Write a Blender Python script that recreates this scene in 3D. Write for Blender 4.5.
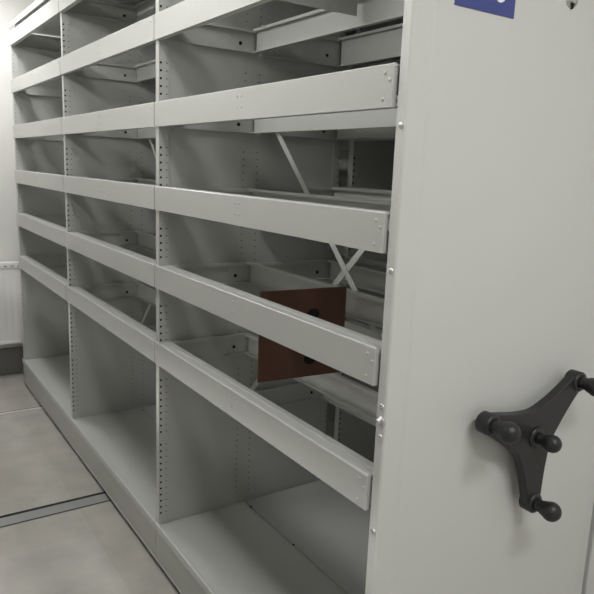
import bpy, bmesh, math
from mathutils import Vector, Matrix

S = 1.25                                   # survey units -> metres
scn = bpy.context.scene
for o in list(bpy.data.objects):
    bpy.data.objects.remove(o)

# ------------------------------------------------------------------ camera
CX, CY, CZ = 0.80186, -0.70798, 1.25734
FWD = Vector((-0.81506974, 0.54703715, -0.19081845))
RGT = Vector((0.55042323, 0.83394396, 0.03964509))
UPV = Vector((-0.18081923, 0.07271739, 0.98082444))
cam = bpy.data.cameras.new('camera')
cam.sensor_width = 36.0
cam.lens = 655.4587 / 594 * 36.0
cam.clip_start = 0.02
co = bpy.data.objects.new('camera', cam)
scn.collection.objects.link(co)
m = Matrix((RGT, UPV, -FWD)).transposed().to_4x4()
m.translation = Vector((CX, CY, CZ)) * S
co.matrix_world = m
scn.camera = co

# ------------------------------------------------------------------ world, exposure
w = bpy.data.worlds.new('world')
scn.world = w
w.use_nodes = True
w.node_tree.nodes['Background'].inputs[0].default_value = (0.9, 0.95, 1.0, 1)
w.node_tree.nodes['Background'].inputs[1].default_value = 0.02
vs = scn.view_settings
vs.view_transform = 'Standard'
vs.look = 'None'
vs.gamma = 1.0
vs.use_curve_mapping = False
vs.exposure = -0.12

LAMPS = [  # x, y, half length along x, half length along y, watts, which one (all unseen, added for the light)
    (-2.60, -0.25, 0.35, 0.10, 17.0, 'small unseen ceiling lamp over the aisle, nearest the radiator wall'),
    (-0.60, -0.45, 0.50, 0.10, 9.0, 'long unseen ceiling lamp over the aisle, close above the nearest bay'),
    (-0.80, -1.30, 0.60, 0.25, 38.0, 'long unseen ceiling lamp above the shelving unit across the aisle'),
    (-1.90, -2.00, 0.60, 0.10, 98.0, 'long unseen ceiling lamp behind the unit across the aisle, end wall side'),
    (-0.50, -2.10, 0.60, 0.10, 64.0, 'long unseen ceiling lamp behind the unit across the aisle, open floor side'),
    (1.20, -0.05, 0.10, 0.50, 37.0, 'unseen ceiling lamp in front of the panel with the hand wheel'),
]
ZC = 2.25                                  # ceiling height (survey units)


# ------------------------------------------------------------------ materials
def mat(name, col, rough=0.45, metal=0.0, noise=0.03, nscale=6.0, bump=0.0, spec=0.5):
    mt = bpy.data.materials.new(name)
    mt.use_nodes = True
    nt = mt.node_tree
    b = nt.nodes['Principled BSDF']
    b.inputs['Metallic'].default_value = metal
    b.inputs['Specular IOR Level'].default_value = spec
    tc = nt.nodes.new('ShaderNodeTexCoord')
    nz = nt.nodes.new('ShaderNodeTexNoise')
    nz.inputs['Scale'].default_value = nscale
    nz.inputs['Detail'].default_value = 4
    nt.links.new(tc.outputs['Object'], nz.inputs['Vector'])
    mx = nt.nodes.new('ShaderNodeMix')
    mx.data_type = 'RGBA'
    nt.links.new(nz.outputs['Fac'], mx.inputs['Factor'])
    mx.inputs[6].default_value = tuple(c * (1 - noise) for c in col) + (1,)
    mx.inputs[7].default_value = tuple(min(1, c * (1 + noise)) for c in col) + (1,)
    nt.links.new(mx.outputs[2], b.inputs['Base Color'])
    mr = nt.nodes.new('ShaderNodeMapRange')
    mr.inputs[3].default_value = max(0, rough - 0.05)
    mr.inputs[4].default_value = rough + 0.05
    nt.links.new(nz.outputs['Fac'], mr.inputs[0])
    nt.links.new(mr.outputs[0], b.inputs['Roughness'])
    if bump:
        n2 = nt.nodes.new('ShaderNodeTexNoise')
        n2.inputs['Scale'].default_value = 260
        nt.links.new(tc.outputs['Object'], n2.inputs['Vector'])
        bp = nt.nodes.new('ShaderNodeBump')
        bp.inputs['Strength'].default_value = bump
        bp.inputs['Distance'].default_value = 0.002
        nt.links.new(n2.outputs['Fac'], bp.inputs['Height'])
        nt.links.new(bp.outputs['Normal'], b.inputs['Normal'])
    return mt


PAINT = mat('grey_powder_coat', (0.495, 0.50, 0.478), 0.30, noise=0.012)
PLINTH = mat('plinth_coat', (0.42, 0.42, 0.395), 0.30)
PANEL = mat('end_panel_coat', (0.575, 0.58, 0.56), 0.48, noise=0.012)
DARKH = mat('slot_shadow_black', (0.012, 0.012, 0.012), 0.9)
STEEL = mat('zinc_steel', (0.62, 0.62, 0.60), 0.28, metal=0.9)
STRIP = mat('bright_strip', (0.68, 0.68, 0.66), 0.4, metal=0.15)
RAILM = mat('rail_steel', (0.33, 0.34, 0.33), 0.45, metal=0.4)
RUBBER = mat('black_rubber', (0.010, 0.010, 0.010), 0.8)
PLAST = mat('black_plastic', (0.016, 0.016, 0.017), 0.45, noise=0.1, bump=0.08)
BROWN = mat('brown_hardboard', (0.145, 0.068, 0.046), 0.7, noise=0.12, nscale=14)
BLUE = mat('blue_sign', (0.050, 0.066, 0.235), 0.4)
WHITE = mat('white_print', (0.85, 0.86, 0.88), 0.5)
WALL = mat('wall_paint', (0.86, 0.85, 0.82), 0.8, noise=0.02, nscale=3)
WALLD = mat('grey_wall_paint', (0.22, 0.22, 0.21), 0.7)
CEIL = mat('ceiling_paint', (0.78, 0.78, 0.75), 0.9)
RADM = mat('radiator_enamel', (0.88, 0.87, 0.84), 0.35)
SKIRT = mat('skirting_and_shade', (0.21, 0.20, 0.185), 0.6)


def floor_mat():
    mt = bpy.data.materials.new('floor_tiles')
    mt.use_nodes = True
    nt = mt.node_tree
    b = nt.nodes['Principled BSDF']
    b.inputs['Roughness'].default_value = 0.5
    tc = nt.nodes.new('ShaderNodeTexCoord')
    mp = nt.nodes.new('ShaderNodeMapping')
    mp.inputs['Location'].default_value = (2.12 * S, 0.12 * S, 0)
    nt.links.new(tc.outputs['Object'], mp.inputs['Vector'])
    br = nt.nodes.new('ShaderNodeTexBrick')
    br.inputs['Scale'].default_value = 1.0
    br.inputs['Brick Width'].default_value = 0.42 * S
    br.inputs['Row Height'].default_value = 0.46 * S
    br.offset = 0.5
    br.inputs['Mortar Size'].default_value = 0.0022
    br.inputs['Mortar Smooth'].default_value = 0.3
    br.inputs['Color1'].default_value = (0.44, 0.42, 0.38, 1)
    br.inputs['Color2'].default_value = (0.47, 0.455, 0.42, 1)
    br.inputs['Mortar'].default_value = (0.485, 0.468, 0.432, 1)
    nt.links.new(mp.outputs[0], br.inputs['Vector'])
    nz = nt.nodes.new('ShaderNodeTexNoise')
    nz.inputs['Scale'].default_value = 7
    nz.inputs['Detail'].default_value = 6
    nt.links.new(tc.outputs['Object'], nz.inputs['Vector'])
    rp = nt.nodes.new('ShaderNodeMapRange')
    rp.inputs[1].default_value = 0.3
    rp.inputs[2].default_value = 0.7
    rp.inputs[3].default_value = 0.84
    rp.inputs[4].default_value = 1.02
    nt.links.new(nz.outputs['Fac'], rp.inputs[0])
    mx = nt.nodes.new('ShaderNodeVectorMath')
    mx.operation = 'MULTIPLY'
    nt.links.new(br.outputs['Color'], mx.inputs[0])
    nt.links.new(rp.outputs[0], mx.inputs[1])
    nt.links.new(mx.outputs[0], b.inputs['Base Color'])
    return mt


FLOOR = floor_mat()


def emit_mat(name, col, strength):
    mt = bpy.data.materials.new(name)
    mt.use_nodes = True
    b = mt.node_tree.nodes['Principled BSDF']
    b.inputs['Base Color'].default_value = (0.9, 0.9, 0.9, 1)
    b.inputs['Emission Color'].default_value = tuple(col) + (1,)
    b.inputs['Emission Strength'].default_value = strength
    return mt


DIFF = emit_mat('lamp_diffuser', (1.0, 0.98, 0.93), 3.0)


# ------------------------------------------------------------------ helpers
class MB:
    """collects shapes (survey units) and links them as ONE mesh object"""

    def __init__(self):
        self.bm = bmesh.new()

    def face(self, vs_, mi=0, smooth=False):
        try:
            f = self.bm.faces.new(vs_)
            f.material_index = mi
            f.smooth = smooth
            return f
        except ValueError:
            return None

    def box(self, x0, x1, y0, y1, z0, z1, mi=0):
        v = [self.bm.verts.new((x, y, z)) for x in (x0, x1) for y in (y0, y1) for z in (z0, z1)]
        for q in ((0, 1, 3, 2), (4, 6, 7, 5), (0, 4, 5, 1), (2, 3, 7, 6), (0, 2, 6, 4), (1, 5, 7, 3)):
            self.face([v[i] for i in q], mi)
        return self

    def prism(self, pts, axis, a, b, mi=0, smooth=False):
        """pts: 2D outline; axis 'x': (y,z), 'y': (x,z), 'z': (x,y)"""
        def mk(p, t):
            if axis == 'x':
                return (t, p[0], p[1])
            if axis == 'y':
                return (p[0], t, p[1])
            return (p[0], p[1], t)
        A = [self.bm.verts.new(mk(p, a)) for p in pts]
        B = [self.bm.verts.new(mk(p, b)) for p in pts]
        n = len(pts)
        for i in range(n):
            self.face([A[i], A[(i + 1) % n], B[(i + 1) % n], B[i]], mi, smooth)
        self.face(A[::-1], mi)
        self.face(B, mi)
        return self

    def lathe(self, c, axis, prof, seg=20, mi=0, smooth=True):
        """prof: (t along axis, radius)"""
        ax = Vector(axis).normalized()
        t1 = ax.cross(Vector((0, 0, 1)))
        if t1.length < 1e-3:
            t1 = Vector((0, 1, 0))
        t1.normalize()
        t2 = ax.cross(t1)
        rings = []
        for t, r in prof:
            ring = []
            for k in range(seg):
                a = 2 * math.pi * k / seg
                ring.append(self.bm.verts.new(Vector(c) + ax * t + (t1 * math.cos(a) + t2 * math.sin(a)) * max(r, 1e-5)))
            rings.append(ring)
        for i in range(len(rings) - 1):
            for k in range(seg):
                self.face([rings[i][k], rings[i][(k + 1) % seg], rings[i + 1][(k + 1) % seg], rings[i + 1][k]], mi, smooth)
        self.face(rings[0][::-1], mi)
        self.face(rings[-1], mi)
        return self

    def disc(self, c, axis, r, h, mi=0, seg=10):
        return self.lathe(c, axis, [(0, r), (h, r)], seg, mi, False)

    def rivet(self, c, axis, r, h, mi=1):
        return self.lathe(c, axis, [(0, r), (h * 0.5, r * 0.95), (h * 0.9, r * 0.6), (h, r * 0.15)], 10, mi)

    def bar(self, p, q, wd, th, nrm=(0, 1, 0), mi=0):
        p, q, n = Vector(p), Vector(q), Vector(nrm)
        d = (q - p).normalized()
        s = d.cross(n).normalized() * wd / 2
        n = n * th / 2
        v = [self.bm.verts.new(e + s * a + n * b) for e in (p, q) for a, b in ((1, 1), (-1, 1), (-1, -1), (1, -1))]
        for i in range(4):
            j = (i + 1) % 4
            self.face([v[i], v[j], v[4 + j], v[4 + i]], mi)
        self.face([v[3], v[2], v[1], v[0]], mi)
        self.face(v[4:], mi)
        return self

    def build(self, name, mats, parent=None, loc=(0, 0, 0), bevel=0, seg=2):
        """loc: survey-unit origin of the object"""
        bm = self.bm
        lv = Vector(loc)
        for v in bm.verts:
            v.co = (v.co - lv) * S
        bmesh.ops.recalc_face_normals(bm, faces=bm.faces)
        me = bpy.data.meshes.new(name)
        bm.to_mesh(me)
        bm.free()
        for mm in (mats if isinstance(mats, (list, tuple)) else [mats]):
            me.materials.append(mm)
        o = bpy.data.objects.new(name, me)
        scn.collection.objects.link(o)
        wl = lv * S
        if parent is not None:
            o.parent = parent
            o.location = wl - WLOC[parent.name]
        else:
            o.location = wl
        WLOC[o.name] = wl
        if bevel:
            md = o.modifiers.new('bevel', 'BEVEL')
            md.width = bevel * S
            md.segments = seg
            md.limit_method = 'ANGLE'
            md.angle_limit = math.radians(40)
        return o


WLOC = {}


def tag(o, label=None, cat=None, group=None, kind=None):
    if label: o['label'] = label
    if cat: o['category'] = cat
    if group: o['group'] = group
    if kind: o['kind'] = kind
    return o


def empty(name, loc):
    o = bpy.data.objects.new(name, None)
    o.empty_display_size = 0.1
    scn.collection.objects.link(o)
    o.location = Vector(loc) * S
    WLOC[o.name] = Vector(loc) * S
    return o


# ------------------------------------------------------------------ the setting
XW, XE, YN, YF = -3.226, 3.0, -2.6, 1.42
tag(MB().box(XW - .1, XE + .1, YN - .1, YF + .1, -0.1, 0).build('floor', FLOOR), kind='structure')
tag(MB().box(XW - .1, XE + .1, YN - .1, YF + .1, ZC, ZC + .1).build('ceiling', CEIL), kind='structure')
tag(MB().box(XW - .1, XW, YN - .1, YF + .1, 0, ZC).build('wall_left', WALL), kind='structure')
tag(MB().box(XE, XE + .1, YN - .1, YF + .1, 0, ZC).build('wall_right', WALL), kind='structure')
tag(MB().box(XW, XE, YN - .1, YN, 0, ZC).build('wall_front', WALLD), kind='structure')
tag(MB().box(XW, XE, YF, YF + .1, 0, ZC).build('wall_back', WALL), kind='structure')
tag(MB().box(XW, XW + .012, YN, YF, 0, .16).build('baseboard_left', SKIRT, bevel=.003), kind='structure')  # dark baseboard, made taller to also carry the shade under the radiator

# rails let into the floor, running across the aisle and under the carriage
for x0, x1, n in ((-1.545, -1.468, 'w'), (-2.592, -2.562, 'n'), (-0.53, -0.455, 'w')):
    mb = MB()
    if n == 'w':
        mb.box(x0, x1, YN + .02, YF - .02, 0.0002, .0020, 0)
        mb.box(x0 - .001, x0 + .014, YN + .02, YF - .02, 0.0021, .0026, 1)
        mb.box(x1 - .003, x1 + .001, YN + .02, YF - .02, 0.0021, .0026, 1)
    else:
        mb.box(x0, x0 + .010, YN + .02, YF - .02, 0.0002, .0020, 1)
        mb.box(x0 + .010, x1, YN + .02, YF - .02, 0.0002, .0035, 0)
    o = mb.build('floor_rail', [RAILM, RUBBER] if n == 'w' else [STRIP, RUBBER], loc=((x0 + x1) / 2, 0, 0))
    tag(o, {(-1.545): 'wide grey steel floor rail with black groove, crossing the tiles in the lower left',
            (-2.592): 'thin bright steel floor rail crossing the tiles nearest the radiator',
            (-0.53): 'wide steel floor rail under the bay nearest the hand wheel'}[x0], 'rail', kind='structure')

# ------------------------------------------------------------------ lamps
for lx, ly, hx, hy, wt, lab in LAMPS:
    r = empty('unseen_ceiling_lamp', (lx, ly, ZC))
    tag(r, lab, 'lamp', 'unseen ceiling lamps')
    mb = MB()
    mb.box(lx - hx - .02, lx + hx + .02, ly - hy - .02, ly + hy + .02, ZC - .022, ZC - .0005)
    for e in (-1, 1):
        mb.box(lx + e * (hx + .012) - .008, lx + e * (hx + .012) + .008, ly - hy - .02, ly + hy + .02, ZC - .06, ZC - .02)
    mb.build('housing', WHITE, r, (lx, ly, ZC), bevel=.003)
    MB().box(lx - hx, lx + hx, ly - hy, ly + hy, ZC - .052, ZC - .0225).build('diffuser', DIFF, r, (lx, ly, ZC), bevel=.01)
    ld = bpy.data.lights.new('tube_light', 'AREA')
    ld.shape = 'RECTANGLE'
    ld.size = 2 * hx * S
    ld.size_y = 2 * hy * S
    ld.energy = wt
    ld.color = (1.0, 0.995, 0.985)
    lo = bpy.data.objects.new('tube_light', ld)
    scn.collection.objects.link(lo)
    lo.parent = r
    lo.location = (0, 0, -0.056 * S)

# ------------------------------------------------------------------ shelving
T = {0: 1.8884, 1: 1.6546, 2: 1.4247, 3: 1.1943, 4: 0.9677, 5: 0.7377}
H = 0.066
BT = 0.147
D1, D2 = 0.30, 0.66
PX = (0.0, -1.0, -2.0, -3.0)
PT = 0.016                                  # post thickness


def front_beam(x0, x1, t, h, yf, d, rivets=True):
    """folded C section: face at y=yf, flanges towards +y*d"""
    b = t - h
    y = lambda v: yf + d * v
    pts = [(y(0), b), (y(0), t - .0008), (y(.002), t + .0012), (y(.006), t + .0012), (y(.009), t - .0012), (y(.026), t - .0012), (y(.029), t), (y(.044), t), (y(.044), t - .012), (y(.0415), t - .012), (y(.0415), t - .0045),
           (y(.003), t - .0045), (y(.003), b + .003), (y(.018), b + .003), (y(.018), b)]
    mb = MB()
    mb.prism(pts, 'x', x0 + .0030, x1 - .0030)
    for xe in (x0 + .0032, x1 - .0062):          # closed ends
        mb.box(xe, xe + .003, min(y(.0032), y(.0105)), max(y(.0032), y(.0105)), b + .003, t - .005)
    if rivets:
        for xx, dz in ((x1 - .022, .013), (x1 - .0105, .024), (x1 - .024, .053)):
            if x1 < -.5 and dz > .02:
                continue
            mb.rivet((xx, y(0), t - dz), (0, -d, 0), .0034, .0022)
        xm = (x0 + x1) / 2
        for dx in (-.012, .008):
            for dz in (.016, .040):
                mb.rivet((xm + dx, y(0), t - dz), (0, -d, 0), .0030, .0018)
    return mb


def frame_rails(x0, x1, t, h, ya, yb):
    """side rails and rear rail of one shelf frame, between y=ya (front) and y=yb (rear)"""
    mb = MB()
    b = t - h
    w_ = .014
    # C sections: vertical web with top ledge and small bottom return
    for xs, s in ((x0, 1), (x1, -1)):
        X = lambda v: xs + s * v
        pts = [(X(.0005), b), (X(.0005), t), (X(w_), t), (X(w_), t - .010), (X(w_ - .002), t - .010), (X(w_ - .002), t - .0025),
               (X(.003), t - .0025), (X(.003), b + .0025), (X(w_), b + .0025), (X(w_), b)]
        mb.prism(pts, 'y', ya, yb)
    pts = [(yb, b), (yb, t), (yb - w_, t), (yb - w_, t - .008), (yb - w_ + .002, t - .008), (yb - w_ + .002, t - .0025),
           (yb - .0025, t - .0025), (yb - .0025, b + .0025), (yb - w_, b + .0025), (yb - w_, b)]
    mb.prism(pts, 'x', x0 + w_, x1 - w_)
    # dark locating slots and their studs near the corners
    for xs, s in ((x0, 1), (x1, -1)):
        mb.disc((xs + s * .003, yb - .050, b + h * .36), (s, 0, 0), .0055, .0012, 1)
        mb.rivet((xs + s * .003, yb - .078, b + h * .62), (s, 0, 0), .0032, .002, 2)
    return mb


def holes(mb, x, s, y, rows, r=.0034):
    """perforation on the faces x (towards s) of a post"""
    z = 0.185
    while z < 1.86:
        ok = True
        for t in rows:
            if t - .105 < z < t + .004:
                ok = False
        if ok and not (0.425 < z < 0.447):
            mb.disc((x, y, z), (s, 0, 0), r, .0006, 1, 8)
        z += .0207


def shelving(root, dy, full=True):
    y = lambda v: v + dy
    FR = list(T.values())
    BR = [1.8884, 1.6546, 1.4247, 1.205, 0.962, 0.536]
    L = (0, dy, 0)
    # perforated uprights with a steel sheet between them
    for px in PX[1:]:
        a, b_ = px, px + PT
        a, b_ = px - .008, px + .015
        if px == -3.0:
            a = px - .012
        c0, c1 = b_ - .008, b_ - .002
        p = MB().box(c0, c1, y(.02), y(.636), .02, 1.894).build('partition_sheet', PAINT, root, (px, dy, 0))
        for ya, yb, hy, hy2 in ((.005, .036, .0105, .028), (.268, .298, .276, .290), (.314, .346, .324, .338), (.612, .640, .634, .618)):
            mb = MB().box(*((a, b_) if (ya < .02 or ya > .6) else (c0 - .0006, c1 + .0006)), y(ya), y(yb), .012, 1.896)
            rows = FR if ya < .3 else BR
            if full or ya < .02:
                holes(mb, b_ if (ya < .02 or ya > .6) else c1 + .0006, 1, y(hy), rows, .0017 if px == -3.0 else (.0034 if ya < .02 else .002))
                if full and ya < .02 and px > -3.0:
                    holes(mb, b_, 1, y(hy2), rows, .0018)
                    if px > -3.0 and hy < .02:
                        holes(mb, a, -1, y(hy), rows)
            # little bright screws in the front edge
            if full and ya < .02:
                for t in FR:
                    mb.rivet((b_ - .007, y(ya), t - H - .012), (0, -1, 0), .0028, .002, 2)
            mb.build('post', [PAINT, DARKH, STEEL], p, (px, y(ya), 0))
    # shelf frames: three bays, front and back half
    for bi in range(3):
        x1, x0 = PX[bi], PX[bi + 1]
        xi0 = x0 + PT
        xi1 = x1 if bi else x1 - .002
        for t in FR:
            f = frame_rails(xi0, xi1, t, H, y(.045), y(.304)).build('shelf_frame', [PAINT, DARKH, STEEL], root, (xi0, y(.304), t - H))
            front_beam(x0, x1 - (0 if bi else .003), t, H, y(-.003), 1, full).build('front_beam', [PAINT, PAINT], f, (x0, y(-.003), t - H), bevel=.0012, seg=3)
        for t in BR:
            h = .088 if t == BR[1] else H
            t = t + (.018 if h > H else 0)
            # back half: frame open to the other aisle
            yb, ya = y(.616), y(.322)
            f = frame_rails(xi0, xi1, t, h, ya, yb).build('shelf_frame', [PAINT, DARKH, STEEL], root, (xi0, ya, t - h))
            front_beam(x0, x1 - (0 if bi else .003), t, h, y(.664), -1, False).build('back_beam', [PAINT, PAINT], f, (x0, y(.664), t - h), bevel=.0012, seg=2)
        # crossed flat bars between the halves
        mb = MB()
        xm = (x0 + x1) / 2 + .003
        mb.bar((xm - .475, y(.3070), 1.4865), (xm + .475, y(.3070), .5365), .017, .0022)
        mb.bar((xm + .475, y(.3100), 1.4865), (xm - .475, y(.3100), .5365), .017, .0022)
        mb.lathe((xm, y(.3045), 1.0115), (0, 1, 0), [(0, .006), (.008, .006)], 10, 0)
        mb.build('cross_brace', PAINT, root, (xm, y(.308), 1.0115))
        # base decks
        for ya, yb in ((.002, .3085), (.3115, .658)):
            mb = MB().box(xi0, xi1, y(ya), y(yb), BT - .012, BT)
            if ya < .01:
                mb.box(x0 + .001, x1 - .001, y(-.0050), y(.004), BT - .019, BT + .005)
            for xx in (x0 + .06, x0 + .32, x1 - .06):
                if ya > .3:
                    mb.disc((xx, y(ya - .0015), BT), (0, 0, 1), .0045, .0008, 1)
            mb.build('base_shelf', [PAINT, DARKH], root, (xi0, y(ya), BT - .012), bevel=.0022)
        mb = MB()
        mb.box(x0 + .001, x1 - .001, y(0), y(.006), .019, BT - .014)
        mb.box(x0 + .001, x1 - .001, y(-.002), y(.03), .019, .024)
        mb.build('plinth', [PLINTH], root, (x0, dy, .019), bevel=.0015)
        MB().box(x0 + .001, x1 - .001, y(.658), y(.664), .014, BT).build('plinth', PAINT, root, (x0, y(.66), .014))
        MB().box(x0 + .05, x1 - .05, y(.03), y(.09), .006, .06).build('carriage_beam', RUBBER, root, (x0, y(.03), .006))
    # wheels on the rails
    for xr in (-1.506, -2.576, -.492):
        for yy in (.16, .52):
            MB().lathe((xr - .012, y(yy), .048), (1, 0, 0), [(0, .042), (.003, .044), (.021, .044), (.024, .042)], 24).build(
                'wheel', STEEL, root, (xr, y(yy), .004))
    # top cover, raised a little above the top beams
    mb = MB()
    mb.box(-3.004, 0.0, y(.03), y(.634), 1.902, 1.9045)
    mb.box(-3.004, 0.0, y(-.004), y(.03), 1.931, 1.934)
    mb.box(-3.004, 0.0, y(.634), y(.668), 1.931, 1.934)
    mb.box(-3.004, 0.0, y(.028), y(.03), 1.902, 1.934)
    mb.box(-3.004, 0.0, y(.634), y(.636), 1.902, 1.934)
    mb.box(-3.004, 0.0, y(-.004), y(0), 1.905, 1.934)
    mb.box(-3.004, 0.0, y(.664), y(.668), 1.905, 1.934)
    mb.build('top_cover', PAINT, root, (-3, dy, 1.917), bevel=.001)
    # end panel: boxed sheet with folded, slightly chamfered edges
    mb = MB()
    pts = [(0.0, y(.004)), (.0185, y(.004)), (.0215, y(.0065)), (.0262, y(.040)), (.0285, y(.046)), (.0285, y(.634)), (.0262, y(.640)),
           (.0215, y(.6735)), (.0185, y(.676)), (0.0, y(.676)), (0.0, y(.640)), (-.001, y(.639)), (-.001, y(.041)), (0, y(.040))]
    mb.prism(pts, 'z', .016, 1.94)
    if full:
        for z in (1.331, 1.102, .870, .816, .639, .42):
            mb.rivet((.0125, y(.004), z), (0, -1, 0), .0056, .0035, 2)
    ep = mb.build('end_panel', [PANEL, DARKH, STEEL], root, (0, dy, .016), bevel=.0008, seg=2)
    if full:
        # locking bolt half way up the edge of the panel
        mb = MB().lathe((.0125, y(.004), .845), (0, -1, 0), [(0, .008), (.003, .008), (.003, .005), (.009, .005), (.0105, .003)], 12)
        mb.lathe((.0175, y(.004), .842), (0, -1, 0), [(0, .006), (.002, .006), (.002, .003), (.004, .003)], 10)
        mb.build('bolt', [STEEL], ep, (.0125, y(.004), .845))
        # key lock, high on the panel
        mb = MB().lathe((.0285, .370, 1.574), (1, 0, 0), [(0, .017), (.002, .0165), (.002, .010), (.007, .0095), (.008, .006)], 20)
        mb.prism([(.364, 1.569), (.376, 1.569), (.370, 1.555)], 'x', .0286, .034, 1)
        mb.build('lock', [STEEL, DARKH], ep, (.0285, .370, 1.574))
    return ep


unit = empty('mobile_shelving_unit', (-1.5, 0.33, 0))
tag(unit, 'long light-grey steel shelving unit with empty shelf frames and black hand wheel', 'shelving')
ep = shelving(unit, 0.0, True)

# number sign
sg = MB().box(.0286, .0300, .0815, .2205, 1.5170, 1.640).build('sign_plate', BLUE, ep, (.0286, .0815, 1.517))
cu = MB()
cy_, cz_, ro, ri = .183, 1.5565, .0205, .0125
N = 40
for k in range(N):                             # the rounded digit whose foot shows at the picture's edge
    a0, a1 = 2 * math.pi * k / N, 2 * math.pi * (k + 1) / N
    q = [(cy_ + ro * math.cos(a0) * .8, cz_ + ro * math.sin(a0)), (cy_ + ro * math.cos(a1) * .8, cz_ + ro * math.sin(a1)),
         (cy_ + ri * math.cos(a1) * .8, cz_ + ri * math.sin(a1)), (cy_ + ri * math.cos(a0) * .8, cz_ + ri * math.sin(a0))]
    cu.prism(q, 'x', .0300, .0306)
cu.build('sign_digit', WHITE, sg, (.03, cy_, cz_))

# hand wheel: three-armed spider with turning knobs
HX = .060
HC = Vector((0, .3560, .7660))
tips = [Vector((0, .221, .816)), Vector((0, .375, .622)), Vector((0, .477, .860))]
arms = sorted((math.atan2((t - HC).z, (t - HC).y), (t - HC).length) for t in tips)


def cr(P, n=6):
    out = []
    L = len(P)
    for i in range(L):
        p0, p1, p2, p3 = P[i - 1], P[i], P[(i + 1) % L], P[(i + 2) % L]
        for k in range(n):
            t = k / n
            out.append(tuple(0.5 * (2 * p1[j] + (p2[j] - p0[j]) * t + (2 * p0[j] - 5 * p1[j] + 4 * p2[j] - p3[j]) * t * t +
                                    (3 * p1[j] - p0[j] - 3 * p2[j] + p3[j]) * t ** 3) for j in (0, 1)))
    return out


ctrl = []
for i, (a, R) in enumerate(arms):
    d = Vector((math.cos(a), math.sin(a)))
    n = Vector((-d.y, d.x))
    for rr, hw in ((.070, -.034), (.112, -.025), (R - .004, -.0195), (R + .014, -.013), (R + .0195, 0), (R + .014, .013), (R - .004, .0195), (.112, .025), (.070, .034)):
        p = Vector((HC.y, HC.z)) + d * rr + n * hw
        ctrl.append((p.x, p.y))
    an = arms[(i + 1) % 3][0] + (2 * math.pi if i == 2 else 0)
    am = (a + an) / 2
    ctrl.append((HC.y + .056 * math.cos(am), HC.z + .056 * math.sin(am)))
mb = MB()
mb.prism(cr(ctrl), 'x', HX - .011, HX + .009)
mb.lathe((.0285, HC.y, HC.z), (1, 0, 0), [(0, .040), (.006, .040), (.008, .030), (HX - .0285, .034)], 32)
mb.lathe((HX + .008, HC.y, HC.z), (1, 0, 0), [(0, .022), (.004, .021), (.007, .015)], 28)
for a, R in arms:
    p = (HX - .015, HC.y + R * math.cos(a), HC.z + R * math.sin(a))
    mb.lathe(p, (1, 0, 0), [(0, .0175), (.003, .0205), (.026, .0205), (.030, .018)], 24)
hw = mb.build('hand_wheel', PLAST, ep, (.0285, HC.y, HC.z), bevel=.0045, seg=3)
for mdl in hw.modifiers:
    mdl.angle_limit = math.radians(50)


def knob(c, s=1.0):
    pr = [(0, .0135), (.008, .0125), (.014, .0125), (.021, .0155)]
    for k in range(1, 12):
        a = math.pi * (0.22 + 0.78 * k / 11)
        pr.append((.036 - .0195 * math.cos(a), .0195 * math.sin(a)))
    return MB().lathe(c, (1, 0, 0), [(t * s, r * s) for t, r in pr], 24)


for a, R in arms:
    c = (HX + .012, HC.y + R * math.cos(a), HC.z + R * math.sin(a))
    knob(c).build('knob', PLAST, hw, c)
c = (HX + .014, HC.y, HC.z)
knob(c, .88).build('lock_knob', PLAST, hw, c)

# neighbouring unit, pushed up against the first
unit2 = empty('mobile_shelving_unit', (-1.5, 1.02, 0))
tag(unit2, 'second grey steel shelving unit, pushed close behind the one with the hand wheel', 'shelving')
shelving(unit2, 0.692, False)

# unseen unit added across the aisle to shade the lower shelves
shade_unit = empty('mobile_shelving_unit', (-1.5, -1.20, 0))
tag(shade_unit, 'unseen third grey steel shelving unit, added across the aisle to shade the lower shelves', 'shelving')
shelving(shade_unit, -1.53, False)

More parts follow.
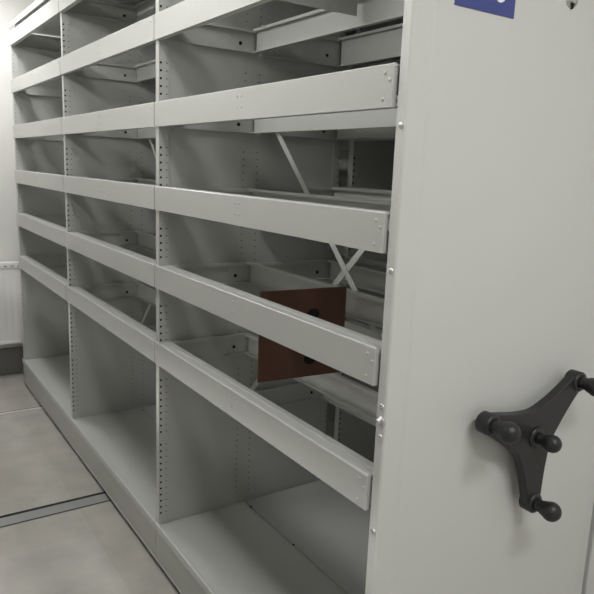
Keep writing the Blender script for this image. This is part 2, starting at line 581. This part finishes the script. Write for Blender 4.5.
# ------------------------------------------------------------------ dividers standing in the shelf frames
XD = -.482
bd = MB().box(XD - .0022, XD + .0022, .050, .2870, .757, .977).build('shelf_divider', BROWN, None, (XD, .17, .757), bevel=.0006)
tag(bd, 'reddish-brown board divider standing crosswise in the bay nearest the end panel', 'divider')
for hz, hy in ((.801, .190), (.915, .194)):
    MB().prism([(hy + .017 * math.cos(a * math.pi / 12), hz + .013 * math.sin(a * math.pi / 12)) for a in range(24)], 'x', XD - .003, XD + .003).build(
        'finger_grip', RUBBER, bd, (XD, hy, hz))
bd.rotation_euler = (0, 0, -math.atan2(.020, .2385))
bd.location.x += .010 * S
gd = MB().box(XD - .0015, XD + .0015, .050, .2885, 1.612, 1.80).build('shelf_divider', PAINT, None, (XD, .17, 1.612), bevel=.0006)
tag(gd, 'grey steel divider plate standing crosswise high in the bay nearest the end panel', 'divider')

# ------------------------------------------------------------------ radiator on the end wall
rx0, rx1, ry0, ry1, rz0, rz1 = XW + .035, XW + .100, -1.05, .05, .209, .677
rad = empty('radiator', (rx1, (ry0 + ry1) / 2, rz0))
tag(rad, 'white panel radiator low on the end wall beside the shelving', 'radiator')
mb = MB()
mb.box(rx1 - .012, rx1 - .004, ry0, ry1, rz0 + .012, rz1 - .012)
yy = ry0 + .02
while yy < ry1 - .02:
    mb.prism([(rx1 - .004, yy), (rx1 - .0035, yy + .008), (rx1 - .0035, yy + .018), (rx1 - .004, yy + .026)], 'z', rz0 + .03, rz1 - .035)
    yy += .034
mb.box(rx0 + .008, rx0 + .014, ry0 + .01, ry1 - .01, rz0 + .012, rz1 - .012)
mb.box(rx1 - .014, rx1, ry0, ry1, rz0, rz0 + .016)
mb.build('front_panel', RADM, rad, (rx1, ry0, rz0), bevel=.0012)
mb = MB()
mb.box(rx0, rx1, ry0, ry1, rz1 - .006, rz1)
mb.box(rx1 - .003, rx1 + .001, ry0, ry1, rz1 - .028, rz1)
yy = ry0 + .02
while yy < ry1 - .03:
    mb.box(rx1 + .0008, rx1 + .0014, yy, yy + .018, rz1 - .021, rz1 - .015, 1)
    yy += .036
mb.build('top_grille', [RADM, SKIRT], rad, (rx0, ry0, rz1), bevel=.001)
for yy in (ry0 + .15, ry1 - .15):
    MB().box(XW, rx0 + .008, yy - .012, yy + .012, rz0 + .05, rz1 - .05).build('wall_bracket', RADM, rad, (XW, yy, rz0))
